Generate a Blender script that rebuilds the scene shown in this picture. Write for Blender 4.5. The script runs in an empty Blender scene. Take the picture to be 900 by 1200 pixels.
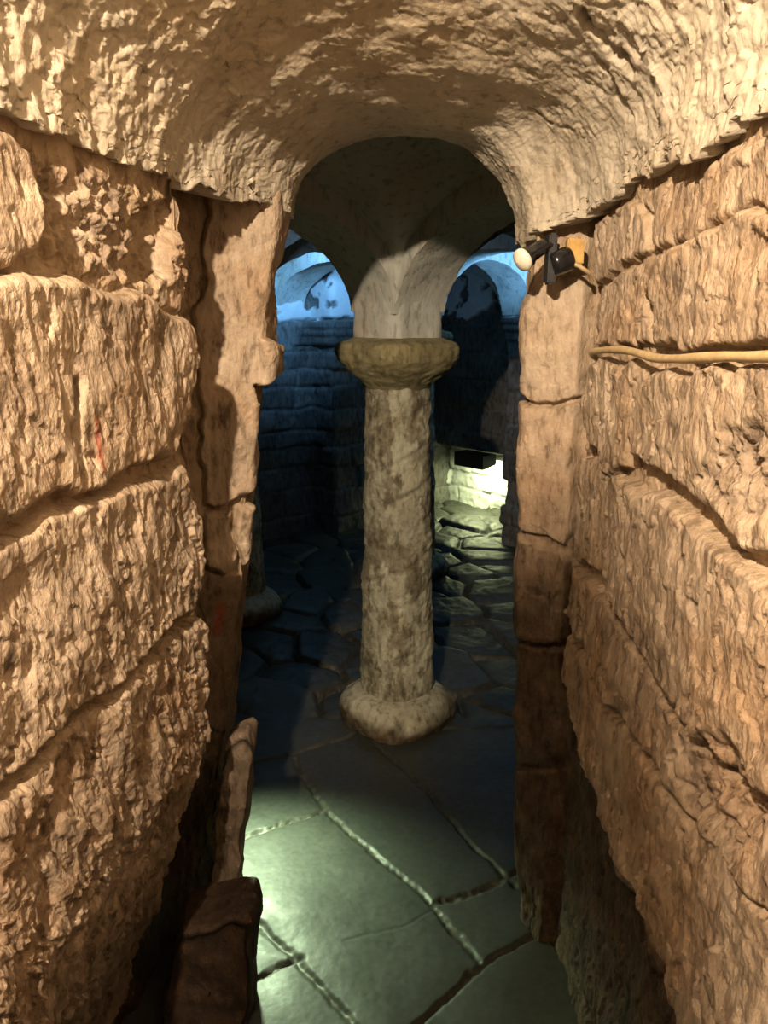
import bpy, math
import numpy as np
from mathutils import Vector, Matrix

C = bpy.context.scene
COL = C.collection
rng = np.random.default_rng(7)

# ------------------------------------------------------------------ camera
PITCH = math.radians(14.3)
EYE = np.array([0.0, 0.0, 1.70])
F = 900.0
CP, SP = math.cos(PITCH), math.sin(PITCH)
RIGHT = np.array([1.0, 0, 0]); FWD = np.array([0, CP, -SP]); UP = np.array([0, SP, CP])
cam = bpy.data.cameras.new('camera'); camo = bpy.data.objects.new('camera', cam); COL.objects.link(camo)
cam.sensor_fit = 'HORIZONTAL'; cam.sensor_width = 36; cam.lens = 36
cam.clip_start = 0.02; cam.clip_end = 60
camo.location = EYE; camo.rotation_euler = (math.pi/2 - PITCH, 0, 0)
C.camera = camo


def project(P):
    q = P - EYE
    dep = q @ FWD
    dep = np.where(np.abs(dep) < 1e-3, 1e-3, dep)
    return 450 + F*(q @ RIGHT)/dep, 600 - F*(q @ UP)/dep, dep


def ray(u, v):
    return RIGHT*(u-450)/F + UP*(600-v)/F + FWD


def at_depth(u, v, d):          # point on the sight line at plan distance d
    r = ray(u, v)
    return EYE + r*(d/r[1])


def on_floor(u, v, z=0.0):
    r = ray(u, v)
    return EYE + r*((z-EYE[2])/r[2])

# ------------------------------------------------------------------ noise
_pr = np.random.default_rng(11)
_perm = np.concatenate([_pr.permutation(256)]*3).astype(np.int32)
_g = _pr.normal(size=(256, 3)); _g /= np.linalg.norm(_g, axis=1)[:, None]


def perlin(x, y, z):
    xi = np.floor(x).astype(np.int64); yi = np.floor(y).astype(np.int64); zi = np.floor(z).astype(np.int64)
    xf = x-xi; yf = y-yi; zf = z-zi
    u = xf**3*(xf*(xf*6-15)+10); v = yf**3*(yf*(yf*6-15)+10); w = zf**3*(zf*(zf*6-15)+10)
    xi &= 255; yi &= 255; zi &= 255

    def gr(i, j, k):
        h = _perm[_perm[_perm[(xi+i) & 255]+((yi+j) & 255)]+((zi+k) & 255)] & 255
        g = _g[h]
        return g[..., 0]*(xf-i)+g[..., 1]*(yf-j)+g[..., 2]*(zf-k)
    L = lambda a, b, t: a+(b-a)*t
    return 1.6*L(L(L(gr(0, 0, 0), gr(1, 0, 0), u), L(gr(0, 1, 0), gr(1, 1, 0), u), v),
                 L(L(gr(0, 0, 1), gr(1, 0, 1), u), L(gr(0, 1, 1), gr(1, 1, 1), u), v), w)


def fbm(x, y, z, f, octs=4, gain=.5):
    a, s = 1.0, 0.0
    for k in range(octs):
        s = s + a*perlin(x*f+17.1*k, y*f+5.3*k, z*f-9.7*k)
        f *= 2.03; a *= gain
    return s


def ridged(x, y, z, f, octs=3, gain=.5):
    a, s = 1.0, 0.0
    for k in range(octs):
        s = s + a*(1-2*np.abs(perlin(x*f+7.7*k, y*f-3.1*k, z*f+2.9*k)))
        f *= 2.1; a *= gain
    return s


def _hash2(i, j, k):
    h = _perm[_perm[_perm[i & 255]+(j & 255)]+(k & 255)]
    return h & 255


_rt = np.random.default_rng(5).uniform(-1, 1, (256, 5))


def facet(x, y, f, seed, jit=.9):
    """broken-stone facets: every cell is a small tilted plane; returns height in about -1..1"""
    X = x*f; Y = y*f
    xi = np.floor(X).astype(np.int64); yi = np.floor(Y).astype(np.int64)
    best = np.full(X.shape, 1e9); out = np.zeros(X.shape)
    for di in (-1, 0, 1):
        for dj in (-1, 0, 1):
            r = _rt[_hash2(xi+di, yi+dj, seed)]
            dx = X-(xi+di+.5+.5*jit*r[..., 0]); dy = Y-(yi+dj+.5+.5*jit*r[..., 1])
            d = dx*dx+dy*dy
            c = d < best
            hh = .35*r[..., 4]+.75*(dx*r[..., 2]+dy*r[..., 3])
            out = np.where(c, hh, out); best = np.where(c, d, best)
    return out


def sstep(a, b, x):
    t = np.clip((x-a)/(b-a), 0, 1)
    return t*t*(3-2*t)

# ------------------------------------------------------------------ meshes
def np_mesh(name, V, faces, mat=None, attrs=None, smooth=True):
    """V (n,3); faces: (m,4) int array or list of arrays with a constant side count."""
    if isinstance(faces, np.ndarray):
        faces = [faces]
    me = bpy.data.meshes.new(name)
    V = np.ascontiguousarray(V, dtype=np.float32)
    me.vertices.add(len(V)); me.vertices.foreach_set('co', V.ravel())
    idx = np.concatenate([f.ravel() for f in faces]).astype(np.int32)
    tot = np.concatenate([np.full(len(f), f.shape[1], dtype=np.int32) for f in faces])
    st = np.concatenate([[0], np.cumsum(tot)[:-1]]).astype(np.int32)
    me.loops.add(len(idx)); me.loops.foreach_set('vertex_index', idx)
    me.polygons.add(len(tot)); me.polygons.foreach_set('loop_start', st)
    me.polygons.foreach_set('loop_total', tot)
    me.polygons.foreach_set('use_smooth', np.full(len(tot), smooth))
    me.update(calc_edges=True); me.validate()
    for k, a in (attrs or {}).items():
        at = me.attributes.new(k, 'FLOAT', 'POINT')
        at.data.foreach_set('value', np.ascontiguousarray(a, dtype=np.float32).ravel())
    if mat:
        me.materials.append(mat)
    return me


def link(name, me, parent=None, **props):
    o = bpy.data.objects.new(name, me); COL.objects.link(o)
    if parent is not None:
        o.parent = parent
    for k, v in props.items():
        o[k] = v
    return o


def grid_faces(n, m, close=False, flip=False):
    i, j = np.meshgrid(np.arange(n-1), np.arange(m if close else m-1), indexing='ij')
    j2 = (j+1) % m
    f = np.stack([i*m+j, i*m+j2, (i+1)*m+j2, (i+1)*m+j], -1).reshape(-1, 4)
    return f[:, ::-1] if flip else f


class Joined:
    def __init__(self):
        self.V, self.F, self.A, self.n = [], {}, {}, 0

    def add(self, V, F, **attrs):
        V = V.reshape(-1, 3)
        self.V.append(V); self.F.setdefault(F.shape[1], []).append(F+self.n)
        for k, a in attrs.items():
            self.A.setdefault(k, []).append(np.broadcast_to(a, (len(V),)))
        self.n += len(V)

    def mesh(self, name, mat, smooth=True):
        return np_mesh(name, np.concatenate(self.V), [np.concatenate(f) for f in self.F.values()], mat,
                       {k: np.concatenate(a) for k, a in self.A.items()}, smooth)


def lathe(path, seg=32):
    """path: list of (radius, z); closed with end fans left as tiny rings."""
    p = np.array(path); t = np.linspace(0, 2*np.pi, seg, endpoint=False)
    V = np.stack([p[:, 0:1]*np.cos(t), p[:, 0:1]*np.sin(t), np.repeat(p[:, 1:2], seg, 1)], -1)
    return V, grid_faces(len(p), seg, close=True)


def tube(pts, r, seg=14):
    P = np.array(pts, float); n = len(P)
    T = np.gradient(P, axis=0); T /= np.linalg.norm(T, axis=1)[:, None]
    a = np.cross(T, [0.123, 0.2, 1.0]); a /= np.linalg.norm(a, axis=1)[:, None]
    b = np.cross(T, a)
    r = np.broadcast_to(r, (n,))
    t = np.linspace(0, 2*np.pi, seg, endpoint=False)
    V = P[:, None]+r[:, None, None]*(a[:, None]*np.cos(t)[None, :, None]+b[:, None]*np.sin(t)[None, :, None])
    V = np.concatenate([P[None, :1].repeat(seg, 1), V, P[None, -1:].repeat(seg, 1)], 0) if False else V
    return V, grid_faces(n, seg, close=True, flip=True)


def orient(V, axis, loc):
    """turn local +Z to axis, then move"""
    R = np.array(Vector(axis).to_track_quat('Z', 'Y').to_matrix())
    return V.reshape(-1, 3) @ R.T + np.array(loc)


def bevel_box(sx, sy, sz, b):
    """box with chamfered edges, as vertices and quads/tris through bmesh"""
    import bmesh
    bm = bmesh.new(); bmesh.ops.create_cube(bm, size=1)
    bmesh.ops.scale(bm, vec=(sx, sy, sz), verts=bm.verts)
    bmesh.ops.bevel(bm, geom=bm.edges[:], offset=b, segments=2, affect='EDGES')
    bmesh.ops.triangulate(bm, faces=bm.faces[:])
    bm.verts.index_update()
    V = np.array([v.co[:] for v in bm.verts]); Fc = np.array([[v.index for v in f.verts] for f in bm.faces])
    bm.free()
    return V, Fc

# ------------------------------------------------------------------ materials
def new_mat(name):
    m = bpy.data.materials.new(name); m.use_nodes = True
    nt = m.node_tree; N = nt.nodes
    return m, nt, N['Principled BSDF']


class NT:
    def __init__(self, nt):
        self.nt = nt

    def node(self, t, **kw):
        n = self.nt.nodes.new(t)
        for k, v in kw.items():
            setattr(n, k, v)
        return n

    def link(self, a, b):
        self.nt.links.new(a, b)

    def noise(self, scale, detail=5, rough=.6, vec=None, dist=0.0):
        n = self.node('ShaderNodeTexNoise'); n.inputs['Scale'].default_value = scale
        n.inputs['Detail'].default_value = detail; n.inputs['Roughness'].default_value = rough
        n.inputs['Distortion'].default_value = dist
        if vec is not None:
            self.link(vec, n.inputs['Vector'])
        return n.outputs['Fac']

    def attr(self, name):
        n = self.node('ShaderNodeAttribute'); n.attribute_name = name
        return n.outputs['Fac']

    def ramp(self, fac, stops):
        n = self.node('ShaderNodeValToRGB'); e = n.color_ramp.elements
        while len(e) < len(stops):
            e.new(.5)
        for k, (p, c) in enumerate(stops):
            e[k].position = p
            e[k].color = (*c, 1) if len(c) == 3 else c
        self.link(fac, n.inputs['Fac'])
        return n.outputs['Color']

    def mix(self, fac, a, b, mode='MIX'):
        n = self.node('ShaderNodeMix'); n.data_type = 'RGBA'; n.blend_type = mode
        for s, v in ((0, fac), (6, a), (7, b)):
            if hasattr(v, 'is_linked') or isinstance(v, bpy.types.NodeSocket):
                self.link(v, n.inputs[s])
            elif s == 0:
                n.inputs[0].default_value = v
            else:
                n.inputs[s].default_value = (*v, 1)
        return n.outputs[2]

    def math(self, op, a, b=None, clamp=False):
        n = self.node('ShaderNodeMath'); n.operation = op; n.use_clamp = clamp
        for s, v in ((0, a), (1, b)):
            if v is None:
                continue
            if isinstance(v, bpy.types.NodeSocket):
                self.link(v, n.inputs[s])
            else:
                n.inputs[s].default_value = v
        return n.outputs[0]

    def coords(self, sx=1, sy=1, sz=1):
        tc = self.node('ShaderNodeTexCoord'); mp = self.node('ShaderNodeMapping')
        mp.inputs['Scale'].default_value = (sx, sy, sz)
        self.link(tc.outputs['Object'], mp.inputs['Vector'])
        return mp.outputs['Vector']

    def bump(self, h, strength, dist):
        n = self.node('ShaderNodeBump'); n.inputs['Strength'].default_value = strength
        n.inputs['Distance'].default_value = dist
        self.link(h, n.inputs['Height'])
        return n.outputs['Normal']


def g3(r, g, b):
    return (r, g, b)


def masonry_mat(name, light, mid, dark, mortar, damp, plaster, rough=.8, fine=.0045, spec=.35, grain=.4, stain=(.92, .70, .48)):
    m, nt, B = new_mat(name); T = NT(nt)
    v = T.coords(); vs = T.coords(1, 1, .35)
    n1 = T.noise(6, 6, .6, v, .4); n2 = T.noise(38, 6, .65, vs); n3 = T.noise(170, 4, .6, v)
    base = T.ramp(n1, [(.30, dark), (.5, mid), (.68, light)])
    spk = T.ramp(n2, [(.37, tuple(c*.45 for c in dark)), (.46, mid), (.66, light)])
    col = T.mix(.55, base, spk)
    col = T.mix(T.ramp(T.noise(2.6, 4, .6, v, .8), [(.48, (0, 0, 0)), (.66, (.5, .5, .5))]), col, T.mix(1.0, col, stain, 'MULTIPLY'))
    tint = T.attr('tint')
    tc = T.ramp(tint, [(0, (.55, .47, .42)), (.5, (1, 1, 1)), (1, (1.25, 1.2, 1.1))])
    col = T.mix(1.0, col, tc, 'MULTIPLY')
    col = T.mix(T.attr('mortar'), col, T.mix(.5, T.ramp(n1, [(.35, tuple(c*.8 for c in mortar)), (.65, mortar)]), spk))
    pl = T.ramp(T.noise(11, 5, .6, v), [(.3, tuple(c*.86 for c in plaster)), (.65, plaster)])
    col = T.mix(T.attr('plaster'), col, pl)
    dm = T.math('MULTIPLY', T.attr('damp'), T.math('ADD', .55, T.noise(14, 5, .7, v)), clamp=True)  # attribute carries stains, and painted shade on the passage walls
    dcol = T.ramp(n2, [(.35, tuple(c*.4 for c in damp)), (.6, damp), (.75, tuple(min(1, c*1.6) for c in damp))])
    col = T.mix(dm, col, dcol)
    col = T.mix(T.attr('redmark'), col, (.33, .05, .02))
    T.link(col, B.inputs['Base Color'])
    T.link(T.ramp(n2, [(.3, (rough*1.08,)*3), (.7, (rough*.88,)*3)]), B.inputs['Roughness'])
    B.inputs['Specular IOR Level'].default_value = spec
    n4 = T.noise(95, 5, .62, T.coords(1, 1, .42), .5)
    h = T.math('ADD', T.math('ADD', T.math('MULTIPLY', n2, 1.3), T.math('MULTIPLY', n4, grain)), T.math('MULTIPLY', n3, .5))
    T.link(T.bump(h, .9, fine), B.inputs['Normal'])
    return m


def simple_mat(name, col, rough=.5, metal=0.0, bump=0.0, var=.15, scale=60, spec=.5):
    m, nt, B = new_mat(name); T = NT(nt)
    n = T.noise(scale, 4, .6, T.coords())
    T.link(T.ramp(n, [(.3, tuple(c*(1-var) for c in col)), (.7, tuple(min(1, c*(1+var)) for c in col))]), B.inputs['Base Color'])
    B.inputs['Roughness'].default_value = rough; B.inputs['Metallic'].default_value = metal
    B.inputs['Specular IOR Level'].default_value = spec
    if bump:
        T.link(T.bump(n, .8, bump), B.inputs['Normal'])
    return m


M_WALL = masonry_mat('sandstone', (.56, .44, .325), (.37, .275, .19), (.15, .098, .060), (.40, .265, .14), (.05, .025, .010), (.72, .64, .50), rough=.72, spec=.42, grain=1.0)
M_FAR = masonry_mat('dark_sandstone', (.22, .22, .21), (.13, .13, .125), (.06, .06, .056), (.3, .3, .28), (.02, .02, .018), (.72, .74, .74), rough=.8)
M_COL = masonry_mat('pale_column_stone', (.56, .55, .43), (.36, .34, .245), (.17, .145, .095), (.6, .5, .4), (.11, .075, .038), (.6, .58, .5), rough=.8, fine=.004, stain=(.85, .75, .6))
M_CAP = masonry_mat('brown_capital_stone', (.33, .30, .17), (.22, .19, .10), (.13, .11, .06), (.3, .3, .2), (.04, .03, .02), (.5, .5, .4), rough=.8, fine=.002)
M_VAULT = masonry_mat('limewash', (.60, .525, .415), (.54, .465, .36), (.44, .36, .265), (.5, .4, .3), (.10, .06, .03), (.70, .62, .48), rough=.46, fine=.0025, spec=.45, stain=(.95, .85, .7))
M_CRYPT = masonry_mat('crypt_limewash', (.54, .54, .48), (.48, .48, .43), (.38, .38, .33), (.5, .4, .3), (.12, .10, .07), (.66, .66, .60), rough=.75, fine=.003)


def floor_mat():
    m, nt, B = new_mat('slate_flagstone'); T = NT(nt)
    v = T.coords()
    n1 = T.noise(3, 6, .6, v); n2 = T.noise(45, 5, .65, v); n3 = T.noise(9, 5, .7, v, 1.0)
    base = T.ramp(n1, [(.3, (.030, .032, .026)), (.7, (.050, .053, .043))])
    base = T.mix(.4, base, T.ramp(n2, [(.35, (.022, .023, .019)), (.65, (.062, .065, .054))]))
    tc = T.ramp(T.attr('tint'), [(0, (.5, .5, .5)), (.5, (1, 1, 1)), (1, (1.5, 1.5, 1.45))])
    base = T.mix(1.0, base, tc, 'MULTIPLY')
    base = T.mix(T.attr('mortar'), base, T.ramp(n2, [(.38, (.018, .016, .011)), (.66, (.13, .12, .085))]))
    T.link(base, B.inputs['Base Color'])
    T.link(T.ramp(n3, [(.3, (.42,)*3), (.7, (.62,)*3)]), B.inputs['Roughness'])
    B.inputs['Specular IOR Level'].default_value = .45
    h = T.math('ADD', T.math('MULTIPLY', n3, .5), T.math('MULTIPLY', n2, .35))
    T.link(T.bump(h, .5, .003), B.inputs['Normal'])
    return m


M_FLOOR = floor_mat()
M_BLACK = simple_mat('black_gloss_plastic', (.012, .012, .013), .22)
M_BLACKM = simple_mat('black_painted_metal', (.015, .015, .014), .5, bump=.0005)
M_CREAM = simple_mat('cream_opal_glass', (.80, .74, .60), .35, var=.05)
M_WOOD = simple_mat('yellow_wood', (.50, .29, .08), .6, bump=.001, var=.25, scale=40)
M_CABLE = simple_mat('sand_painted_cable', (.50, .36, .19), .5, bump=.001, var=.2, scale=50)

# ------------------------------------------------------------------ swept walls
def resample_cols(ctrl, counts):
    """ctrl (nz, k, 2) control points, counts per segment -> (nz, ns, 2) and the segment number of each column"""
    out, seg = [], []
    for i, c in enumerate(counts):
        t = np.linspace(0, 1, c, endpoint=(i == len(counts)-1))
        out.append(ctrl[:, i, None]*(1-t)[None, :, None]+ctrl[:, i+1, None]*t[None, :, None])
        seg += [i]*c
    return np.concatenate(out, 1), np.array(seg)


def smooth_cols(P, k, n=2):
    for _ in range(n):
        Q = np.concatenate([P[:, :1].repeat(k, 1), P, P[:, -1:].repeat(k, 1)], 1)
        cs = np.cumsum(np.concatenate([np.zeros_like(Q[:, :1]), Q], 1), 1)
        w = 2*k+1
        P = (cs[:, w:]-cs[:, :-w])/w
    return P


def zinterp(z, *pts):
    a = np.array(pts)
    a = a[np.argsort(a[:, 0])]
    return np.interp(z, a[:, 0], a[:, 1])


class Wall:
    def __init__(self, ctrl, counts, zs, k=3, flip=False):
        xy, self.seg = resample_cols(ctrl, counts)
        xy = smooth_cols(xy, k)
        nz, ns = xy.shape[:2]
        self.P = np.concatenate([xy, np.broadcast_to(zs[:, None, None], (nz, ns, 1))], -1)
        mid = xy[nz//2]
        self.s = np.concatenate([[0], np.cumsum(np.linalg.norm(np.diff(mid, axis=0), axis=1))])
        self.zs = zs
        self.S, self.Z = np.meshgrid(self.s, zs)
        du = np.gradient(self.P, axis=1); dv = np.gradient(self.P, axis=0)
        n = np.cross(du, dv); n /= np.linalg.norm(n, axis=2)[..., None]+1e-9
        self.N = -n if flip else n
        self.flip = flip
        self.u, self.v, self.dep = project(self.P.reshape(-1, 3))
        self.u = self.u.reshape(nz, ns); self.v = self.v.reshape(nz, ns); self.dep = self.dep.reshape(nz, ns)

    def uv2sz(self, poly, segs):
        c0, c1 = np.where(np.isin(self.seg, segs))[0][[0, -1]]
        U = self.u[:, c0:c1+1]; V = self.v[:, c0:c1+1]; D = self.dep[:, c0:c1+1]
        ok = D > .25
        out = []
        for (a, b) in poly:
            d = (U-a)**2+(V-b)**2+np.where(ok, 0, 1e9)
            i, j = np.unravel_index(np.argmin(d), d.shape)
            out.append((self.s[c0+j], self.zs[i]))
        return np.array(out), (self.s[c0], self.s[c1])


def poly_sdf(X, Y, poly):
    """inside distance (positive inside)"""
    d = np.full(X.shape, 1e9); ins = np.zeros(X.shape, bool)
    n = len(poly)
    for i in range(n):
        x0, y0 = poly[i]; x1, y1 = poly[(i+1) % n]
        ex, ey = x1-x0, y1-y0
        L = ex*ex+ey*ey+1e-12
        t = np.clip(((X-x0)*ex+(Y-y0)*ey)/L, 0, 1)
        d = np.minimum(d, (X-x0-t*ex)**2+(Y-y0-t*ey)**2)
        c = ((y0 > Y) != (y1 > Y)) & (X < (x1-x0)*(Y-y0)/(y1-y0+1e-12)+x0)
        ins ^= c
    d = np.sqrt(d)
    return np.where(ins, d, -d)


def line_dist(X, Y, pl):
    d = np.full(X.shape, 1e9)
    for (x0, y0), (x1, y1) in zip(pl[:-1], pl[1:]):
        ex, ey = x1-x0, y1-y0
        t = np.clip(((X-x0)*ex+(Y-y0)*ey)/(ex*ex+ey*ey+1e-12), 0, 1)
        d = np.minimum(d, (X-x0-t*ex)**2+(Y-y0-t*ey)**2)
    return np.sqrt(d)


def lay_blocks(W, blocks, gap, warp=.012, seed=0.0):
    """blocks: (pixel polygon, segments, offset, edge radius, tint). Returns height, tint and a mortar mask."""
    S, Z = W.S, W.Z
    wx = warp*fbm(S+seed, Z, S*0+seed, 9, 3); wz = warp*fbm(S+31+seed, Z, S*0-seed, 9, 3)
    Sw, Zw = S+wx, Z+wz
    h = np.full(S.shape, -gap); tint = np.full(S.shape, .4); ins = np.zeros(S.shape)
    for (poly, segs, off, r, tn) in blocks:
        sz, (sa, sb) = W.uv2sz(poly, segs)
        lo = sz.min(0)-.05; hi = sz.max(0)+.05
        jj = np.where((W.s >= lo[0]) & (W.s <= hi[0]))[0]; ii = np.where((W.zs >= lo[1]) & (W.zs <= hi[1]))[0]
        if len(ii) == 0 or len(jj) == 0:
            continue
        sl = (slice(ii[0], ii[-1]+1), slice(jj[0], jj[-1]+1))
        d = poly_sdf(Sw[sl], Zw[sl], sz)
        x = np.clip(d/r, 0, 1)
        hb = -gap+(off+gap)*np.sqrt(np.clip(1-(1-x)**2, 0, 1))
        better = (d > 0) & (hb > h[sl])
        h[sl] = np.where(better, hb, h[sl])
        tint[sl] = np.where(d > 0, tn, tint[sl])
        ins[sl] = np.maximum(ins[sl], np.clip(d/.012, 0, 1))
    return h, tint, 1-ins


def finish_wall(W, h, name, mat, attrs, **props):
    V = W.P+W.N*h[..., None]
    nz, ns = h.shape
    base = {'tint': 0.5, 'mortar': 0.0, 'plaster': 0.0, 'damp': 0.0, 'redmark': 0.0}
    at = {k: np.broadcast_to(attrs.get(k, v), h.shape).ravel() for k, v in base.items()}
    me = np_mesh(name, V.reshape(-1, 3), grid_faces(nz, ns, flip=W.flip), mat, at)
    return link(name, me, kind='structure', **props)

# ---------------------------------------------------------------- left wall of the passage
def stone(name, px, d0, d1, damp, parent):
    """rough stone whose outline seen from the passage is px, between plan distances d0 and d1"""
    n = 90
    pts = np.array(px, float)
    L = np.concatenate([[0], np.cumsum(np.linalg.norm(np.diff(np.vstack([pts, pts[:1]]), axis=0), axis=1))])
    t = np.linspace(0, L[-1], n, endpoint=False)
    cl = np.vstack([pts, pts[:1]])
    out = np.stack([np.interp(t, L, cl[:, 0]), np.interp(t, L, cl[:, 1])], -1)
    for _ in range(2):
        out = (np.roll(out, 1, 0)+out*2+np.roll(out, -1, 0))/4
    f3 = np.array([at_depth(u, v, d0) for u, v in out])
    c = f3.mean(0)
    rings = []
    for k in np.linspace(.02, .93, 16):
        rings.append(c+(f3-c)*k)
    dd = np.linspace(0, 1, 26)
    for q in dd:
        kk = 1-.07*(1-min(1, q/.12))**2-.07*(1-min(1, (1-q)/.12))**2
        rings.append(c+(f3-c)*kk+np.array([0, (d1-d0)*q, 0]))
    for k in np.linspace(.93, .02, 8):
        rings.append(c+(f3-c)*k+np.array([0, d1-d0, 0]))
    V = np.array(rings)
    x, y, z = V[..., 0], V[..., 1], V[..., 2]
    off = np.stack([fbm(x, y, z+9*i, 11, 4) for i in range(3)], -1)*.010
    off[..., 0] += .004*facet(y+z*.25, z*.3, 55, 7); off[..., 1] += .005*facet(x+z*.25, z*.3, 50, 13)
    V = V+off
    V[..., 2] = np.maximum(V[..., 2], -.02)
    z0 = np.zeros(V.shape[:2])
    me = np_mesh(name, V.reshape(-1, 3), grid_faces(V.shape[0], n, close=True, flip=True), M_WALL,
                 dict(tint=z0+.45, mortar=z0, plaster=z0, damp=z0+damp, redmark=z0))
    return link(name, me, parent)


def left_wall():
    zs = np.concatenate([np.linspace(-.05, .5, 90, endpoint=False), np.linspace(.5, 2.04, 470)])
    z = zs
    o = np.ones_like(z)
    und = zinterp(z, (2, 0), (.82, 0), (.55, -.09), (.28, -.20), (0, -.26))
    cx = zinterp(z, (2.0, -.345), (1.6, -.36), (.8, -.375), (0, -.375))+und
    gx = zinterp(z, (2.0, -.225), (1.93, -.232), (1.75, -.265), (1.6, -.282), (1.4, -.305), (1.12, -.335), (.9, -.365), (.5, -.42), (.25, -.445), (0, -.46))
    rb = zinterp(z, (2.0, -.47), (1.7, -.50), (.8, -.54), (0, -.60))
    pts = [(-.83*o, -1.3*o), (-.50*o+und, .72*o), (cx, 1.50*o), (rb, 1.57*o), (rb+.02, 1.76*o), (gx, 1.83*o), (gx+.005, 1.99*o), (-.78*o, 2.03*o)]
    ctrl = np.stack([np.stack(p, -1) for p in pts], 1)
    W = Wall(ctrl, [46, 300, 42, 45, 90, 42, 50], zs, k=3, flip=False)
    N, J = [0, 1], [4, 5]
    B = [
        ([(-60, 140), (20, 158), (42, 175), (48, 240), (46, 300), (22, 318), (-60, 322)], N, .0, .04, .55),
        ([(66, 188), (115, 176), (138, 196), (150, 235), (132, 270), (90, 262), (64, 238)], N, -.03, .05, .35),
        ([(100, 215), (150, 200), (165, 215), (172, 330), (120, 320), (95, 290)], N, -.045, .04, .4),
        ([(206, 238), (240, 228), (243, 330), (222, 372), (196, 352), (198, 300)], N, -.02, .03, .5),
        ([(-80, 322), (60, 322), (165, 345), (222, 378), (238, 420), (228, 480), (206, 532), (85, 582), (-80, 640)], N, .012, .045, .55),
        ([(-80, 655), (90, 592), (216, 543), (230, 600), (243, 650), (226, 715), (150, 788), (62, 866), (-80, 1010)], N, .01, .04, .5),
        ([(-80, 1016), (64, 874), (156, 793), (234, 719), (262, 735), (280, 800), (276, 860), (262, 905), (215, 1000), (165, 1110), (120, 1260), (-80, 1400)], N, .0, .04, .42),
        ([(240, 215), (345, 225), (345, 335), (335, 398), (322, 418), (318, 446), (302, 456), (308, 540), (296, 580), (252, 602), (236, 590), (236, 300)], J, .0, .025, .55),
        ([(240, 606), (270, 600), (276, 640), (266, 672), (238, 668)], J, .01, .03, .5),
        ([(278, 598), (300, 590), (300, 632), (284, 664), (276, 640)], J, .0, .03, .5),
        ([(238, 676), (288, 672), (286, 855), (262, 860), (236, 850)], J, -.025, .03, .25),
    ]
    B = [(p, g, o_*.8, r_*.42, t_) for p, g, o_, r_, t_ in B]
    h, tint, mort = lay_blocks(W, B, .030, .016, 3.0)
    S, Z = W.S, W.Z
    near = np.isin(W.seg, N)[None, :]*np.ones_like(S)
    near = sstep(.3, .8, smooth_cols(near[:, :, None], 8)[:, :, 0])
    # crack that splits the big upper block
    crk, _ = W.uv2sz([(90, 452), (86, 500), (88, 545), (92, 578)], N)
    cd = line_dist(S+.004*fbm(S, Z, 0*S, 30, 2), Z, crk)
    h -= .03*np.exp(-(cd/.007)**2)*near
    # tool marks and weathering: long furrows leaning with height
    a = S*.94+Z*.34; b = -S*.34+Z*.94
    amp = np.interp(Z, [.4, .8, 1.15, 1.45, 2.0], [2.0, 1.7, 1.15, .72, .72])
    fur = ridged(a*1.0, b*.22, 0*S+2.0, 34, 3, .55)
    fur2 = fbm(a, b*.30, 0*S+8.0, 20, 3, .5)
    rough = fbm(S, Z, 0*S, 7, 4, .5)
    chip = ridged(S, Z*.55, 0*S+5.5, 14, 3, .5)
    wa = .010*fbm(S, Z, 0*S+51, 22, 3); wb = .016*fbm(S, Z, 0*S+57, 14, 3)
    fc1 = facet(a+wa, (b+wb)*.34, 52, 3); fc2 = facet(a+wa*1.3, (b+wb)*.42, 22, 9); fc3 = facet(a+wa*.6, (b+wb)*.38, 105, 17)
    h += near*amp*(.0046*fc1+.0056*fc2+.0030*fc3+.0016*fur+.0030*fur2+.0015*chip)+near*.010*rough
    h -= .009*sstep(.45, .95, fbm(a, b*.6, 0*S+71, 24, 4, .6))*near*np.minimum(amp, 1.2)
    h += near*.011*sstep(1.35, .95, Z)*(fbm(a, b*.28, 0*S+91, 8, 3)-.3*ridged(a, b*.3, 0*S+93, 11, 2))
    # jamb: smoother worn stone
    jam = 1-near
    h += jam*(.010*rough+.002*fbm(S, Z*.6, 0*S+1, 45, 3)+.003*fc2+.0018*facet(S+wa, Z*.7, 60, 31))
    # broken rubble pocket under the plaster
    pk, _ = W.uv2sz([(48, 175), (240, 225), (240, 340), (160, 345), (50, 318)], N)
    pd = np.clip(poly_sdf(S, Z, pk)/.02, 0, 1)*near
    h += pd*(.016*fbm(S, Z, 0*S+4, 26, 4, .6))
    nc, _ = W.uv2sz([(168, 340), (165, 275), (185, 240), (222, 225), (222, 262), (205, 330)], N)
    h -= .035*np.clip(poly_sdf(S+.01*rough, Z, nc)/.02, 0, 1)*near
    nc, _ = W.uv2sz([(48, 275), (80, 280), (92, 318), (52, 318)], N)
    h -= .03*np.clip(poly_sdf(S+.01*rough, Z, nc)/.02, 0, 1)*near
    # worn column-like knob on the jamb and fallen slab and block at its foot
    def lump(px, segs, off, r):
        sz, _ = W.uv2sz(px, segs)
        d = poly_sdf(S+.006*rough, Z+.006*rough, sz)
        return off*np.sqrt(np.clip(1-(1-np.clip(d/r, 0, 1))**2, 0, 1))
    h += lump([(302, 396), (330, 402), (330, 440), (304, 452)], [4, 5, 6], .03, .02)
    tint = tint+.10*fbm(S, Z, 0*S+9, 5, 3)
    damp = jam*sstep(1.12, .95, Z)*.55+sstep(.65, .35, Z)*.45  # near wall's shadow painted into the lower jamb and wall foot
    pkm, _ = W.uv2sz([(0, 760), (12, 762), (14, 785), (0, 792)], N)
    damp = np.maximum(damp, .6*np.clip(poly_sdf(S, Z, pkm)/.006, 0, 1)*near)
    rl, _ = W.uv2sz([(107, 492), (109, 520), (112, 548)], N)
    red = near*np.exp(-(line_dist(S+.003*rough, Z, rl)/.0055)**2)*.75
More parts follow.
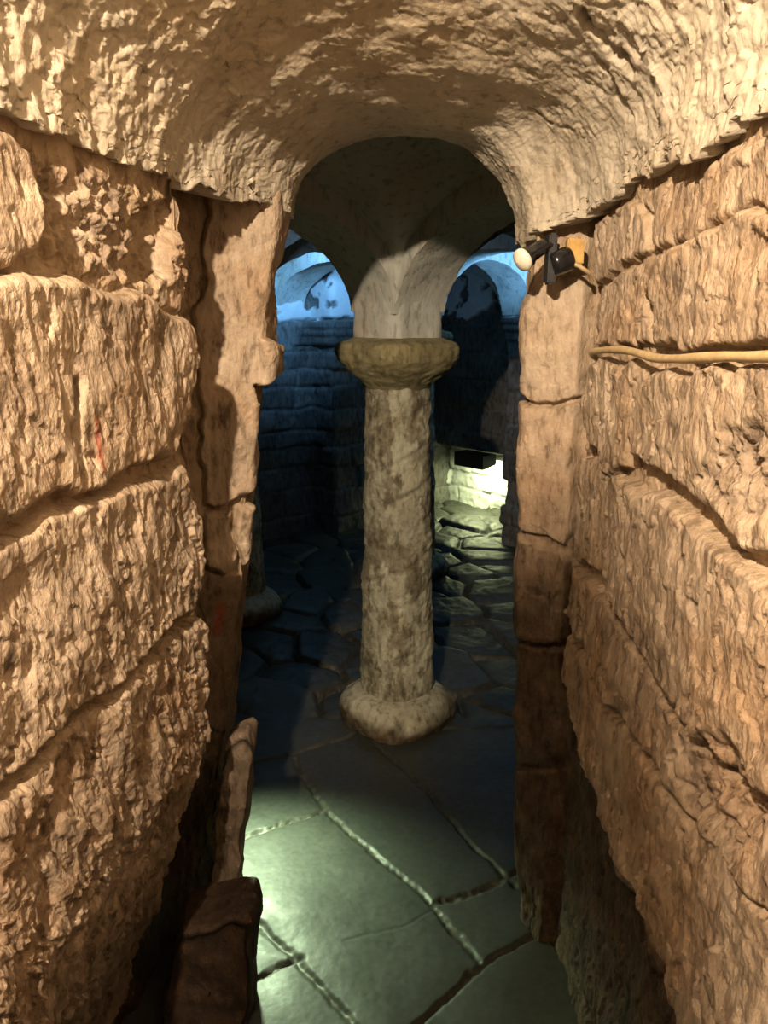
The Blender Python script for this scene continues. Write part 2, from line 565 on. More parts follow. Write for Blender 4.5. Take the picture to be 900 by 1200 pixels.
    rl, _ = W.uv2sz([(262, 715), (257, 745)], J)
    red = np.maximum(red, jam*np.exp(-(line_dist(S, Z, rl)/.012)**2)*.6)
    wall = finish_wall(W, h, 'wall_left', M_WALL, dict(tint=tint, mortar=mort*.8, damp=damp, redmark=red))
    # thin slab set on edge and squat block at the foot of the jamb
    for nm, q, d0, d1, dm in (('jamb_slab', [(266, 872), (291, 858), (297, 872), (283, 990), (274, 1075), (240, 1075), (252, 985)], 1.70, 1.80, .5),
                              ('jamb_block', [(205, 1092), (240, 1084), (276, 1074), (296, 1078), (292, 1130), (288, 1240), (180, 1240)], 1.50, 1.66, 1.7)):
        stone(nm, q, d0, d1, dm, wall)  # dm darkens the stone colour in place of the near wall's shade
    return W


# ---------------------------------------------------------------- right wall of the passage
def right_wall():
    zs = np.concatenate([np.linspace(-.05, .4, 80, endpoint=False), np.linspace(.4, 2.04, 500)])
    z = zs; o = np.ones_like(z)
    und = zinterp(z, (2, 0), (1.1, 0), (.5, -.03), (0, -.05))
    ex = zinterp(z, (2.0, .325), (1.93, .333), (1.3, .337), (.9, .345), (.25, .365), (0, .40))
    pts = [(.60*o, -1.3*o), (.475*o+und*.6, .60*o), (.462*o+und*.4, 1.79*o), (ex, 1.86*o), (ex+.01, 2.0*o), (.75*o, 2.03*o)]
    ctrl = np.stack([np.stack(p, -1) for p in pts], 1)
    W = Wall(ctrl, [46, 420, 50, 50, 40], zs, k=3, flip=True)
    N, J = [0, 1], [2, 3]
    B = [
        ([(692, 262), (736, 236), (752, 238), (758, 288), (752, 300), (702, 330), (692, 330)], N, .0, .03, .45),
        ([(752, 226), (980, 110), (980, 205), (792, 284), (762, 290)], N, -.005, .04, .5),
        ([(764, 300), (980, 212), (980, 412), (772, 405)], N, .015, .04, .5),
        ([(702, 338), (756, 306), (764, 402), (704, 408)], N, .0, .03, .5),
        ([(692, 428), (748, 416), (766, 430), (742, 500), (738, 546), (714, 550), (690, 520), (682, 480)], N, .01, .035, .52),
        ([(772, 428), (980, 432), (980, 700), (868, 618), (800, 568), (747, 534), (744, 505), (754, 460)], N, .016, .04, .55),
        ([(680, 530), (724, 556), (727, 600), (714, 684), (676, 652), (672, 600)], N, .005, .03, .52),
        ([(730, 560), (800, 596), (980, 720), (980, 985), (855, 905), (790, 820), (724, 715), (720, 680)], N, .02, .05, .48),
        ([(674, 656), (718, 718), (790, 830), (850, 915), (980, 1010), (980, 1130), (850, 1012), (800, 932), (722, 832), (668, 722)], N, .012, .035, .45),
        ([(657, 738), (720, 842), (800, 942), (980, 1150), (980, 1400), (800, 1230), (762, 1090), (702, 955), (652, 800)], N, .006, .04, .45),
        ([(645, 800), (700, 965), (755, 1090), (790, 1230), (800, 1400), (690, 1400), (640, 1000)], N, -.012, .05, .25),
        ([(620, 345), (636, 320), (690, 318), (690, 472), (652, 476), (612, 462), (614, 360)], J, .008, .02, .52),
        ([(611, 474), (650, 480), (690, 478), (690, 600), (662, 640), (607, 612)], J, .006, .02, .5),
        ([(606, 620), (655, 648), (672, 668), (664, 760), (604, 745)], J, .004, .02, .36),
        ([(604, 752), (664, 768), (660, 900), (602, 890)], J, .0, .025, .25),
        ([(602, 898), (660, 908), (680, 1120), (600, 1090)], J, .0, .03, .2),
    ]
    B = [(p, g, o_*.9, r_*.30, t_) for p, g, o_, r_, t_ in B]
    h, tint, mort = lay_blocks(W, B, .017, .016, 13.0)
    S, Z = W.S, W.Z
    near = np.isin(W.seg, N)[None, :]*np.ones_like(S)
    near = sstep(.3, .8, smooth_cols(near[:, :, None], 6)[:, :, 0])
    jam = 1-near
    a = S*.99-Z*.10; b = S*.10+Z*.99
    rough = fbm(S, Z, 0*S+3, 7, 4, .5)
    fur = ridged(a, b*.20, 0*S+12.0, 40, 3, .55)
    fur2 = fbm(a, b*.32, 0*S+18.0, 18, 3, .5)
    chip = ridged(S, Z*.6, 0*S+15.5, 13, 3, .5)
    wa = .008*fbm(S, Z, 0*S+61, 24, 3); wb = .014*fbm(S, Z, 0*S+67, 14, 3)
    fc1 = facet(a+wa, (b+wb)*.42, 56, 43); fc2 = facet(a+wa*1.3, (b+wb)*.60, 19, 49); fc3 = facet(a+wa*.6, (b+wb)*.34, 120, 57)
    h += near*(.0042*fc1+.0068*fc2+.0020*fc3+.0008*fur+.0010*fur2+.0014*chip+.009*rough)
    h += jam*(.008*rough+.0012*fbm(S, Z*.5, 0*S+1, 40, 3)+.0035*fc2+.0016*fc1)
    h -= .009*sstep(.45, .95, fbm(a, b*.65, 0*S+81, 24, 4, .6))*(.5+.5*near)
    sc = W.s[np.where(W.seg == 2)[0][0]]
    h -= .04*np.exp(-((S-sc+.004*fbm(S*0, Z, 0*S+2, 9, 3))/.010)**2)*sstep(.7, .9, Z)
    # dark broken patches on the big blocks
    def patch(px, segs):
        sz, _ = W.uv2sz(px, segs)
        return np.clip(poly_sdf(S+.02*fbm(S, Z, 0*S+6, 14, 3), Z+.02*fbm(S, Z, 0*S+26, 14, 3), sz)/.03, 0, 1)
    brk = np.maximum(patch([(862, 500), (905, 480), (960, 500), (960, 640), (880, 620), (820, 560), (835, 540)], N),
                     patch([(800, 860), (860, 850), (900, 880), (900, 1010), (850, 1000), (800, 920)], N))
    h -= brk*(.014+.012*fbm(S, Z, 0*S+40, 30, 4, .6))
    # set the lowest stones back along the edge of the painted shade
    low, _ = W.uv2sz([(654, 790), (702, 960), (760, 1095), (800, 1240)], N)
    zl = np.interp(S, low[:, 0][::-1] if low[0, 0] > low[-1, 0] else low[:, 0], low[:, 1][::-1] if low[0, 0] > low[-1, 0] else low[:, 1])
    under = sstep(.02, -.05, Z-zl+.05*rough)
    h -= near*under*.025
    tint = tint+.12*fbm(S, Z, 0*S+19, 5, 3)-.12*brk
    damp = np.clip(near*under*.85+jam*sstep(1.16, .92, Z+.05*rough)*.8+near*brk*.15, 0, 1)  # shade over lowest stones and lower jamb painted as a darker tone
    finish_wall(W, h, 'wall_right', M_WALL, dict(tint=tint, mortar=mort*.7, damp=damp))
    return W


WL = left_wall()
WR = right_wall()

# ---------------------------------------------------------------- plastered passage vault
def passage_vault():
    ys = np.concatenate([np.linspace(-1.32, .7, 50, endpoint=False), np.linspace(.7, 2.0, 300)])
    nth = 560
    th = np.linspace(0, np.pi, nth)
    xl = np.interp(ys, [-1.3, .72, 1.50, 1.80, 1.90, 2.0], [-.84, -.503, -.362, -.250, -.222, -.215])
    xr = np.interp(ys, [-1.3, .6, 1.55, 1.74, 1.84, 2.0], [.60, .472, .450, .415, .332, .325])
    k = np.ones(13)/13
    xr[60:-10] = np.convolve(np.pad(xr, 6, 'edge'), k, 'valid')[60:-10]
    rise = np.interp(ys, [-1.3, -.3, .2, .7, 1.2, 1.6, 1.86, 2.0], [1.1, 1.02, .74, .49, .325, .218, .186, .182])
    ex = np.interp(ys, [0, 1.2, 1.86], [2.0, 2.15, 2.35])
    Y, TH = np.meshgrid(ys, th, indexing='ij')
    c, s = np.cos(TH), np.sin(TH)
    e = (2/ex)[:, None]
    cx = np.sign(c)*np.abs(c)**e; sx = np.abs(s)**e
    X = ((xl+xr)/2)[:, None]-((xr-xl)/2)[:, None]*cx
    lipn = .022*fbm(Y, c*3, 0*Y+3, 7, 3)+.010*fbm(Y, c*3, TH*.8, 34, 3)
    lip = np.clip(1-sx/.25, 0, 1)
    Z = 1.935+rise[:, None]*sx+lip*lipn-.055*sstep(1.60, 1.83, Y)*np.clip(-c, 0, 1)**3
    # flatter crown at the far mouth, a little lower on the right
    P = np.stack([X, Y, Z], -1)
    du = np.gradient(P, axis=0); dv = np.gradient(P, axis=1)
    n = np.cross(dv, du); n /= np.linalg.norm(n, axis=2)[..., None]+1e-9
    cen = np.stack([0*X, Y, 0*Z+1.9], -1)-P
    n *= np.sign((n*cen).sum(-1))[..., None]
    L = np.cumsum(np.concatenate([np.zeros((len(ys), 1)), np.linalg.norm(np.diff(P, axis=1), axis=2)], 1), 1)
    side = np.abs(c)
    lump = fbm(X*1.0, Y*1.15, Z*.8, 23, 3, .55)
    lump2 = ridged(X, Y*1.3, Z*.45, 40, 2, .5)
    big = fbm(X, Y, Z, 4.5, 3)
    wl = .010*fbm(X, Y, Z+3, 26, 3); w2 = .010*fbm(X, Y, Z+13, 26, 3)
    arc = L
    v1 = facet(Y*.9+wl, arc*.8+w2, 40, 71); v2 = facet(Y+wl, arc*.62+w2, 19, 77); v3 = facet(Y+wl*.6, arc*.8+w2, 85, 83)
    far = sstep(1.15, 1.75, Y); edge = sstep(.35, .85, side)
    am = (1-.55*far)*(.55+.6*edge)
    h = am*(.0040*lump+.0012*lump2+.0042*v1+.0060*v2+.0020*v3)+.013*big+.0012*fbm(X, Y, Z, 95, 2)
    # fissures in the render on the right haunch
    def crack(px, w, dep):
        nonlocal h
        u, v, d = project(P.reshape(-1, 3)); u = u.reshape(X.shape); v = v.reshape(X.shape)
        pl = []
        for (a, b) in px:
            q = (u-a)**2+(v-b)**2+np.where(d.reshape(X.shape) > .3, 0, 1e9)
            i, j = np.unravel_index(np.argmin(q), q.shape); pl.append(P[i, j])
        D = np.full(X.shape, 1e9)
        wob = .012*np.stack([fbm(X, Y, Z+9*i, 22, 3) for i in range(3)], -1)
        Q = P+wob
        for a, b in zip(pl[:-1], pl[1:]):
            e_ = b-a
            t = np.clip(((Q-a)@e_)/(e_@e_+1e-9), 0, 1)
            D = np.minimum(D, np.linalg.norm(Q-a-t[..., None]*e_, axis=2))
        g = np.exp(-(D/w)**2)
        h -= dep*g
        return g
    g = crack([(684, 8), (694, 28), (708, 48)], .008, .03)
    g = np.maximum(g, .8*crack([(712, 55), (732, 62), (738, 80)], .010, .02))
    g = np.maximum(g, .6*crack([(704, 78), (722, 100), (722, 118)], .006, .015))
    g = np.maximum(g, .5*crack([(616, 130), (650, 150), (672, 152)], .005, .012))
    P = P+n*h[..., None]
    # return of the thick lip into the wall and of the mouth up the crypt side
    J = Joined()
    full = P
    lo = P[:, :1]+np.array([-.10, 0, .02]); hi = P[:, -1:]+np.array([.10, 0, .02])
    full = np.concatenate([lo, P, hi], 1); g = np.concatenate([g[:, :1]*0, g, g[:, :1]*0], 1)
    ring = full[-1]
    ctr = np.array([.05, 2.02, 1.95])
    outs = []
    for kk, yy in ((1.03, 2.015), (1.5, 2.03), (2.6, 2.03)):
        q = ctr+(ring-ctr)*kk; q[:, 1] = yy
        q[:, 2] = np.maximum(q[:, 2], ring[:, 2].min())
        outs.append(q)
    full = np.concatenate([full]+[o[None] for o in outs], 0)
    g = np.concatenate([g]+[g[-1:]*0]*3, 0)
    damp = np.clip(g*.9, 0, 1)
    z0 = np.zeros(full.shape[:2])
    me = np_mesh('ceiling', full.reshape(-1, 3), grid_faces(full.shape[0], full.shape[1]), M_VAULT,
                 dict(tint=z0+.5, mortar=z0, plaster=z0, damp=damp, redmark=z0))
    link('ceiling', me, kind='structure')


passage_vault()

# ---------------------------------------------------------------- crypt plan
ANG = math.radians(131)
U2 = np.array([math.cos(ANG), math.sin(ANG)]); V2 = np.array([-math.cos(ANG+math.pi/2), -math.sin(ANG+math.pi/2)])
C1 = np.array([.055, 3.06])


def ab(a, b):
    return C1+np.multiply.outer(np.asarray(a, float), U2)+np.multiply.outer(np.asarray(b, float), V2)


GA = 1.37
A_LO, A_HI, B_LO, B_HI = -1.3, 2.75, -1.3, 3.15
COLS = [(0.0, 0.0), (1.50, .10), (1.37, 1.37)]     # near column, left column, far column
HW = .131                                           # half width of arches and necks
SPR, RISE = 1.71, .345
NECK0 = 1.60


def crypt_ceiling():
    J = Joined()
    al = [A_LO-HW, 0.0, GA, A_HI+HW]; bl = [B_LO-HW, 0.0, GA, 2.50, B_HI+HW]

    def put(P, F, ta):
        x, y, z = P[..., 0], P[..., 1], P[..., 2]
        d = .012*np.stack([fbm(x, y, z+11*i, 3.2, 4) for i in range(3)], -1)+.0035*np.stack([fbm(x, y, z+5*i, 30, 2) for i in range(3)], -1)
        d[..., 2] *= sstep(1.62, 1.72, z)
        Q = (P+d).reshape(-1, 3)
        keep = Q[:, 1] > 2.04
        F = F[keep[F].all(1)]
        J.add(Q, F, tint=.5, mortar=0, plaster=0, damp=0, redmark=0)

    def tgrid(n):
        return np.sin(np.linspace(-np.pi/2, np.pi/2, n))

    def f(t):
        return np.sqrt(np.clip(1-t*t, 0, 1))
    n = 90
    t = tgrid(n)
    for i in range(len(al)-1):
        a0, a1 = al[i]+HW, al[i+1]-HW
        for j in range(len(bl)-1):
            b0, b1 = bl[j]+HW, bl[j+1]-HW
            TA, TB = np.meshgrid(t, t, indexing='ij')
            A = (a0+a1)/2+TA*(a1-a0)/2; Bm = (b0+b1)/2+TB*(b1-b0)/2
            fa, fb = f(TA), f(TB)
            mx = np.maximum(fa, fb)+.03*np.log1p(np.exp(-np.abs(fa-fb)/.04))
            Zc = SPR+.07+(RISE+.02)*mx+.13*(1-TA**2)*(1-TB**2)
            XY = C1+A[..., None]*U2+Bm[..., None]*V2
            put(np.concatenate([XY, Zc[..., None]], -1), grid_faces(n, n), 0)
    w = np.linspace(-HW, HW, 9)

    def arch(along_a, line, c0, c1_):
        """strip over the line between two supports, with its two upright faces"""
        T, Wd = np.meshgrid(t, w, indexing='ij')
        s = (c0+c1_)/2+T*(c1_-c0)/2
        o = line+Wd
        A, Bm = (s, o) if along_a else (o, s)
        z = SPR+RISE*f(T)
        XY = C1+A[..., None]*U2+Bm[..., None]*V2
        put(np.concatenate([XY, z[..., None]], -1), grid_faces(n, 9), 0)
        for sg in (-1, 1):
            k = np.linspace(0, 1, 6)
            T2, K = np.meshgrid(t, k, indexing='ij')
            s2 = (c0+c1_)/2+T2*(c1_-c0)/2; o2 = np.full_like(s2, line+sg*HW)
            zl = SPR+RISE*f(T2); zu = SPR+.07+(RISE+.02)*f(T2)+.03
            z2 = zl+(zu-zl)*K
            A, Bm = (s2, o2) if along_a else (o2, s2)
            XY = C1+A[..., None]*U2+Bm[..., None]*V2
            put(np.concatenate([XY, z2[..., None]], -1), grid_faces(n, 6), 0)
    for line in bl[1:-1]:
        for i in range(len(al)-1):
            arch(True, line, al[i]+HW, al[i+1]-HW)
    for line in al[1:-1]:
        for j in range(len(bl)-1):
            arch(False, line, bl[j]+HW, bl[j+1]-HW)
    # necks between capital and springing
    for (a, b) in [(0, 0), (GA, 0), (GA, GA), (0, GA)]:
        kz = np.linspace(1.618, SPR+.13, 24)
        q = np.linspace(0, 2*np.pi, 80, endpoint=False)
        r = HW*1.02/np.maximum(np.abs(np.cos(q)), np.abs(np.sin(q)))
        r = np.minimum(r, HW*1.32)
        Zk, Q = np.meshgrid(kz, q, indexing='ij')
        A = a+r*np.cos(Q); Bm = b+r*np.sin(Q)
        XY = C1+A[..., None]*U2+Bm[..., None]*V2
        put(np.concatenate([XY, Zk[..., None]], -1), grid_faces(24, 80, close=True), 0)
    link('ceiling_crypt', J.mesh('ceiling_crypt', M_CRYPT), kind='structure')


crypt_ceiling()

# ---------------------------------------------------------------- crypt walls
def coursed(W, seed, ch=.19, cw=.36):
    """irregular courses of squared rubble"""
    r = np.random.default_rng(seed)
    S, Z = W.S, W.Z
    Sw = S+.02*fbm(S, Z, 0*S+seed, 5, 3); Zw = Z+.014*fbm(S, Z, 0*S-seed, 5, 3)
    zb = [-.1]
    while zb[-1] < 3:
        zb.append(zb[-1]+ch*r.uniform(.65, 1.3))
    zb = np.array(zb)
    k = np.clip(np.searchsorted(zb, Zw)-1, 0, len(zb)-2)
    dz = np.minimum(Zw-zb[k], zb[k+1]-Zw)
    h = np.zeros_like(S); tint = np.zeros_like(S); ds = np.zeros_like(S)
    for c in range(len(zb)-1):
        m = k == c
        if not m.any():
            continue
        sb = [-.5]
        while sb[-1] < S.max()+1:
            sb.append(sb[-1]+cw*r.uniform(.55, 1.5))
        sb = np.array(sb); q = np.searchsorted(sb, Sw[m])-1
        ds[m] = np.minimum(Sw[m]-sb[q], sb[q+1]-Sw[m])
        h[m] = r.normal(0, .012, len(sb))[q]; tint[m] = r.uniform(.25, .7, len(sb))[q]
    d = np.clip(np.minimum(dz, ds), 0, 1)
    x = np.clip(d/.03, 0, 1)
    return (h+.03)*np.sqrt(np.clip(1-(1-x)**2, 0, 1))-.03, tint, np.clip(1-d/.012, 0, 1)


def crypt_wall(name, pts, counts, seed, flip, plaster_z=1.67, cornice=None, z1=2.5, peel=0.0, nz=170, recess=None):
    zs = np.linspace(-.03, z1, nz)
    P = np.array(pts)
    ctrl = np.broadcast_to(P[None], (nz, len(P), 2))
    W = Wall(ctrl, counts, zs, k=2, flip=flip)
    h, tint, mort = coursed(W, seed)
    S, Z = W.S, W.Z
    h += .012*fbm(S, Z, 0*S+seed, 6, 4)+.004*fbm(S, Z, 0*S+seed, 30, 3)
    edge = plaster_z+.035*fbm(S, 0*Z, 0*S+seed*1.3, 4, 3)
    if peel:
        edge = edge+peel*np.clip(fbm(S, 0*Z, 0*S+seed*2.2, 2.5, 3), 0, 1)
    pl = sstep(-.006, .006, Z-edge)
    if peel:
        pl *= 1-sstep(.50, .55, fbm(S, Z, 0*S+seed*3, 5.5, 4)+2.2*(peel-.05))
    h = h*(1-pl)+pl*(.022+.010*fbm(S, Z, 0*S+seed, 4, 3))
    if recess is not None:
        pl = np.maximum(pl, sstep(.54, .50, Z)*(S > 3.3))
    if cornice is not None:                      # stepped string course under the plaster
        zz = plaster_z-Z
        band = np.where((zz > 0) & (zz < .17), 1, 0)
        step = np.where(zz < .05, .06, np.where(zz < .065, .035, np.where(zz < .11, .05, np.where(zz < .12, .025, .03))))
        m = band*cornice(S)
        h = h*(1-m)+m*(step+.006*fbm(S, Z, 0*S, 8, 3)); mort = mort*(1-m)
    if recess is not None:
        h = h+recess(S, Z)
    finish_wall(W, h, name, M_FAR, dict(tint=tint, mortar=mort*.6, plaster=pl))
    return W


def line_pts(*abs_):
    return [tuple(ab(a, b)) for a, b in abs_]


# the long wall on the far left, with a shallow respond standing out of it
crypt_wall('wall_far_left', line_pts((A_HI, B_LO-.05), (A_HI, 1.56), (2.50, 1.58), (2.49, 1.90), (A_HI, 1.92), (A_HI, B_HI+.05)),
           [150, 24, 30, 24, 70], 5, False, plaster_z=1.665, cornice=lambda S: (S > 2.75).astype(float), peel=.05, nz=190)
# far right wall: pier on its corner, then a deep recess lit by a low lamp
def ledge(S, Z):
    m = sstep(5.2-1.2, 4.1, S)*0+1.0
    return sstep(.52, .56, Z)*.20*(S > 3.47)*(S < 4.9)


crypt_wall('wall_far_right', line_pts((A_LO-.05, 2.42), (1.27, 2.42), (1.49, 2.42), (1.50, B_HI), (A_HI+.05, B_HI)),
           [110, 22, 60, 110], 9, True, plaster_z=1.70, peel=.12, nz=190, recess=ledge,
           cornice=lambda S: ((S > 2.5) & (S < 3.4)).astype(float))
crypt_wall('wall_crypt_left', line_pts((-.42, B_LO), (A_HI+.05, B_LO)), [150], 15, True, nz=110)
crypt_wall('wall_crypt_right', line_pts((A_LO, -.38), (A_LO, 2.5)), [150], 21, False, nz=110)
crypt_wall('wall_back', [(-.95, -1.3), (.75, -1.3)], [60], 27, True, nz=60, z1=3.1)

# ---------------------------------------------------------------- flagged floor
def floor():
    xs = np.concatenate([np.linspace(-3.2, -.75, 90, endpoint=False), np.linspace(-.75, .75, 300, endpoint=False), np.linspace(.75, 3.4, 100)])
    y = 1.15; ys = [-1.4, -.6, 0, .5, .9]
    while y < 8.2:
        ys.append(y); y += .0052*max(1.0, (y/2.2)**1.25)
    ys = np.array(ys)
    X, Y = np.meshgrid(xs, ys)
    lx = .012*fbm(X, Y, 0*X, 6, 3); ly = .012*fbm(X, Y, 0*X+5, 6, 3)
    Xw, Yw = X+lx, Y+ly
    near_lines = [
        ([(270, 895), (300, 889), (345, 880), (405, 864), (430, 850)], .010, .6),
        ([(343, 884), (352, 905), (372, 935), (378, 948), (402, 966), (445, 1005), (492, 1045), (520, 1078), (562, 1124)], .010, .9),
        ([(262, 992), (285, 983), (322, 969), (352, 958), (380, 950)], .010, .9),
        ([(425, 852), (448, 878), (482, 906), (530, 960), (560, 996), (604, 1040)], .010, .7),
        ([(508, 1060), (530, 1052), (560, 1042), (610, 1022)], .014, .9),
        ([(258, 1035), (282, 1060), (312, 1088), (346, 1122), (386, 1168), (430, 1220)], .010, .7),
        ([(270, 1162), (300, 1146), (350, 1122)], .012, .8),
        ([(470, 1225), (506, 1186), (548, 1146), (582, 1116), (640, 1092)], .010, .5),
        ([(440, 860), (520, 852), (620, 850)], .010, .5),
        ([(300, 858), (262, 862)], .01, .5),
    ]
    h = .006*fbm(X, Y, 0*X+2, 3, 2)+(.0007+.0016*sstep(2.8, 3.4, Y))*fbm(X, Y, 0*X+6, 14, 3)+.0003*fbm(X, Y, 0*X+6, 60, 2)
    mort = np.zeros_like(X); tint = np.full(X.shape, .5)
    win = (Y < 3.3) & (Y > 1.0)
    rr = np.where(win.any(1))[0]; sl = slice(rr[0], rr[-1]+1)
    groove = np.zeros_like(X)
    for pl, w, m in near_lines:
        P = np.array([on_floor(a, b)[:2] for a, b in pl])
        d = line_dist(Xw[sl], Yw[sl], P)
        w = w*.72; m = m*.75
        w2 = w*np.clip(1+.7*fbm(X[sl], Y[sl], 0*X[sl]+3, 16, 4, .65), .25, 3)
        groove[sl] = np.maximum(groove[sl], np.exp(-(d/(w2+.003))**2))
        groove[sl] = np.maximum(groove[sl], .45*np.exp(-(d/.045)**2)*.5)
        mort[sl] = np.maximum(mort[sl], m*sstep(w2*1.5, w2*.7, d)*np.clip(.75+.8*fbm(X[sl], Y[sl], 0*X[sl], 20, 3), 0, 1))
    hn = h-.017*groove*(1-.5*mort)+.007*mort*fbm(X, Y, 0*X+1, 45, 3, .6)
    # fine crack
    P = np.array([on_floor(a, b)[:2] for a, b in [(400, 1102), (440, 1092), (480, 1080), (510, 1066)]])
    hn -= .003*np.exp(-(line_dist(Xw, Yw, P)/.003)**2)
    # smaller broken paving beyond the column
    seeds = []
    ra = math.radians(131)
    for i in range(-14, 15):
        for j in range(-14, 15):
            p = np.array([.3, 5.0])+U2*(i*.43+rng.uniform(-.16, .16)+(j % 2)*.2)+V2*(j*.30+rng.uniform(-.12, .12))
            if -3.5 < p[0] < 3.7 and 2.3 < p[1] < 8.6:
                seeds.append(p)
    seeds = np.array(seeds)
    M = np.stack([U2*.8, V2*1.1])
    Q = np.stack([Xw, Yw], -1) @ M.T; sd = seeds @ M.T
    cell = np.zeros(X.shape, int); f1 = np.full(X.shape, 9.0); f2 = np.full(X.shape, 9.0)
    for k in range(len(sd)):
        d = np.sqrt(((Q-sd[k])**2).sum(-1))
        c = d < f1
        f2 = np.where(c, f1, np.minimum(f2, d)); f1 = np.where(c, d, f1); cell = np.where(c, k, cell)
    e = (f2-f1)/2
    hz = rng.normal(0, .010, len(sd)); tx = rng.normal(0, .035, (len(sd), 2)); tt = rng.uniform(.25, .8, len(sd))
    off = np.stack([X, Y], -1)-seeds[cell]
    hf = h+hz[cell]+(off*tx[cell]).sum(-1)-.03*np.exp(-(e/.013)**2)-.010*np.exp(-(e/.04)**2)+.004*fbm(X, Y, 0*X+8, 12, 3)
    gb = sstep(3.0, 3.14, Y+.10*fbm(X, Y, 0*X+4, 3, 2))
    hh = hn*(1-gb)+hf*gb
    mort = mort*(1-gb)+gb*.4*sstep(.016, .006, e)
    tint = tint*(1-gb)+gb*tt[cell]
    V = np.stack([X, Y, hh], -1)
    z0 = np.zeros_like(X)
    me = np_mesh('floor', V.reshape(-1, 3), grid_faces(len(ys), len(xs)), M_FLOOR, dict(tint=tint, mortar=mort))
    link('floor', me, kind='structure')


floor()

# ---------------------------------------------------------------- columns
def rounded_square(q, n):
    return (np.abs(np.cos(q))**n+np.abs(np.sin(q))**n)**(-1/n)


def col_part(zr, nz, nq, fn):
    """zr: list of (z, radius, exponent); fn(Q, Z, R) adds relief"""
    zr = np.array(zr); z = np.linspace(0, 1, nz)
    L = np.concatenate([[0], np.cumsum(np.hypot(np.diff(zr[:, 0]), np.diff(zr[:, 1])))]); L /= L[-1]
    zz = np.interp(z, L, zr[:, 0]); rr = np.interp(z, L, zr[:, 1]); nn = np.interp(z, L, zr[:, 2])
    kk = np.ones(5)/5
    if nz > 30:
        rr[2:-2] = np.convolve(rr, kk, 'valid'); zz[2:-2] = np.convolve(zz, kk, 'valid')
    q = np.linspace(0, 2*np.pi, nq, endpoint=False)
    Q, Zm = np.meshgrid(q, zz); _, R = np.meshgrid(q, rr); _, Nn = np.meshgrid(q, nn)
    R = R*rounded_square(Q, Nn)
    X, Y = np.cos(Q), np.sin(Q)
    dr, tint, damp = fn(Q, Zm, R)
    R = R+dr*np.minimum(1, R/.05)
    V = np.stack([R*X, R*Y, Zm], -1)
    return V, grid_faces(nz, nq, close=True), tint, damp


def build_column_meshes():
    def f_base(Q, Z, R):
        x, y = R*np.cos(Q), R*np.sin(Q)
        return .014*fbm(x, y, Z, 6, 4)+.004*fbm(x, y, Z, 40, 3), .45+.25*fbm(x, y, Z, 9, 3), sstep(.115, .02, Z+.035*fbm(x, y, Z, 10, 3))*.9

    def f_shaft(Q, Z, R):
        x, y = R*np.cos(Q), R*np.sin(Q)
        # spiral bands climbing round the shaft: pairs of shallow grooves
        ph = (Z-.12-(Q*.055))/.150
        fr = ph-np.round(ph)
        band = np.exp(-((fr)/.07)**2)-.6*np.exp(-((fr-.16)/.09)**2)
        wear = np.clip(.75+.6*fbm(x, y, Z, 7, 2), .1, 1)*sstep(.3, .6, Z)
        dr = -.0042*band*wear+.007*fbm(x, y, Z, 7, 4)+.0022*fbm(x, y, Z, 38, 3)+.0028*facet(Q*.13, Z, 26, 5)+.0016*facet(Q*.13, Z, 70, 15)
        st = .75*sstep(.02, .30, fbm(x, y, Z*.55, 11, 5, .6))+.25*sstep(.1, .3, fbm(x, y, Z, 30, 3))
        return dr, .55+.28*fbm(x, y, Z*.5, 7, 3)-.25*np.clip(band*wear, 0, 1), st*.7

    def f_cap(Q, Z, R):
        x, y = R*np.cos(Q), R*np.sin(Q)
        return .016*fbm(x, y, Z, 5, 3)+.004*fbm(x, y, Z*2, 30, 3), .5+.3*fbm(x, y, Z, 6, 3), 0*Q
    out = []
    for nm, zr, nz, nq, fn, mat in (
            ('base', [(.0, .222, 2.9), (.03, .232, 2.9), (.07, .228, 2.8), (.105, .208, 2.7), (.13, .180, 2.6), (.142, .14, 2.5), (.13, .10, 2)], 60, 140, f_base, M_COL),
            ('shaft', [(.115, .138, 2.6), (.15, .145, 2.6), (.3, .143, 2.5), (.8, .134, 2.4), (1.2, .126, 2.4), (1.40, .121, 2.4), (1.46, .121, 2.4)], 340, 150, f_shaft, M_COL),
            ('capital', [(1.425, .115, 2.3), (1.438, .128, 2.3), (1.46, .150, 2.5), (1.50, .188, 3.0), (1.535, .210, 3.4), (1.575, .212, 3.6), (1.598, .206, 3.6), (1.608, .188, 3.4), (1.612, .165, 4), (1.620, .152, 4.5), (1.624, .10, 4)], 70, 150, f_cap, M_CAP)):
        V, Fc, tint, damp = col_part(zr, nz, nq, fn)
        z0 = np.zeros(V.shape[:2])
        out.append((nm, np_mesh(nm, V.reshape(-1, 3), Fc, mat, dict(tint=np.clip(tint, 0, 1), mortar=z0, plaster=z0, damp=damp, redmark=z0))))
    return out


col_meshes = build_column_meshes()
col_labels = [
    'pale weathered stone column with spiral bands, in the middle just beyond the passage',
    'dark stone column half hidden behind the left jamb of the passage',
    'dark column standing directly behind the pale central column',
]
proto = None
for i, ((a, b), lab) in enumerate(zip(COLS, col_labels)):
    p = ab(a, b)
    if proto is None:
        proto = link('column', None, kind='thing', category='column', label=lab, group='crypt columns')
        for nm, me in col_meshes:
            link(nm, me, proto)
        c = proto
    else:
        c = proto.copy(); COL.objects.link(c); c['label'] = lab
        for ch in list(proto.children):
            d = ch.copy(); COL.objects.link(d); d.parent = c
    c.location = (p[0], p[1], 0)
    c.rotation_euler = (0, 0, ANG+i*math.pi/2)

# ---------------------------------------------------------------- spotlight on the right jamb
def part_mesh(name, pieces, mat, smooth=True):
    J = Joined()
    for V, Fc in pieces:
        J.add(np.asarray(V).reshape(-1, 3), Fc)
    return J.mesh(name, mat, smooth)


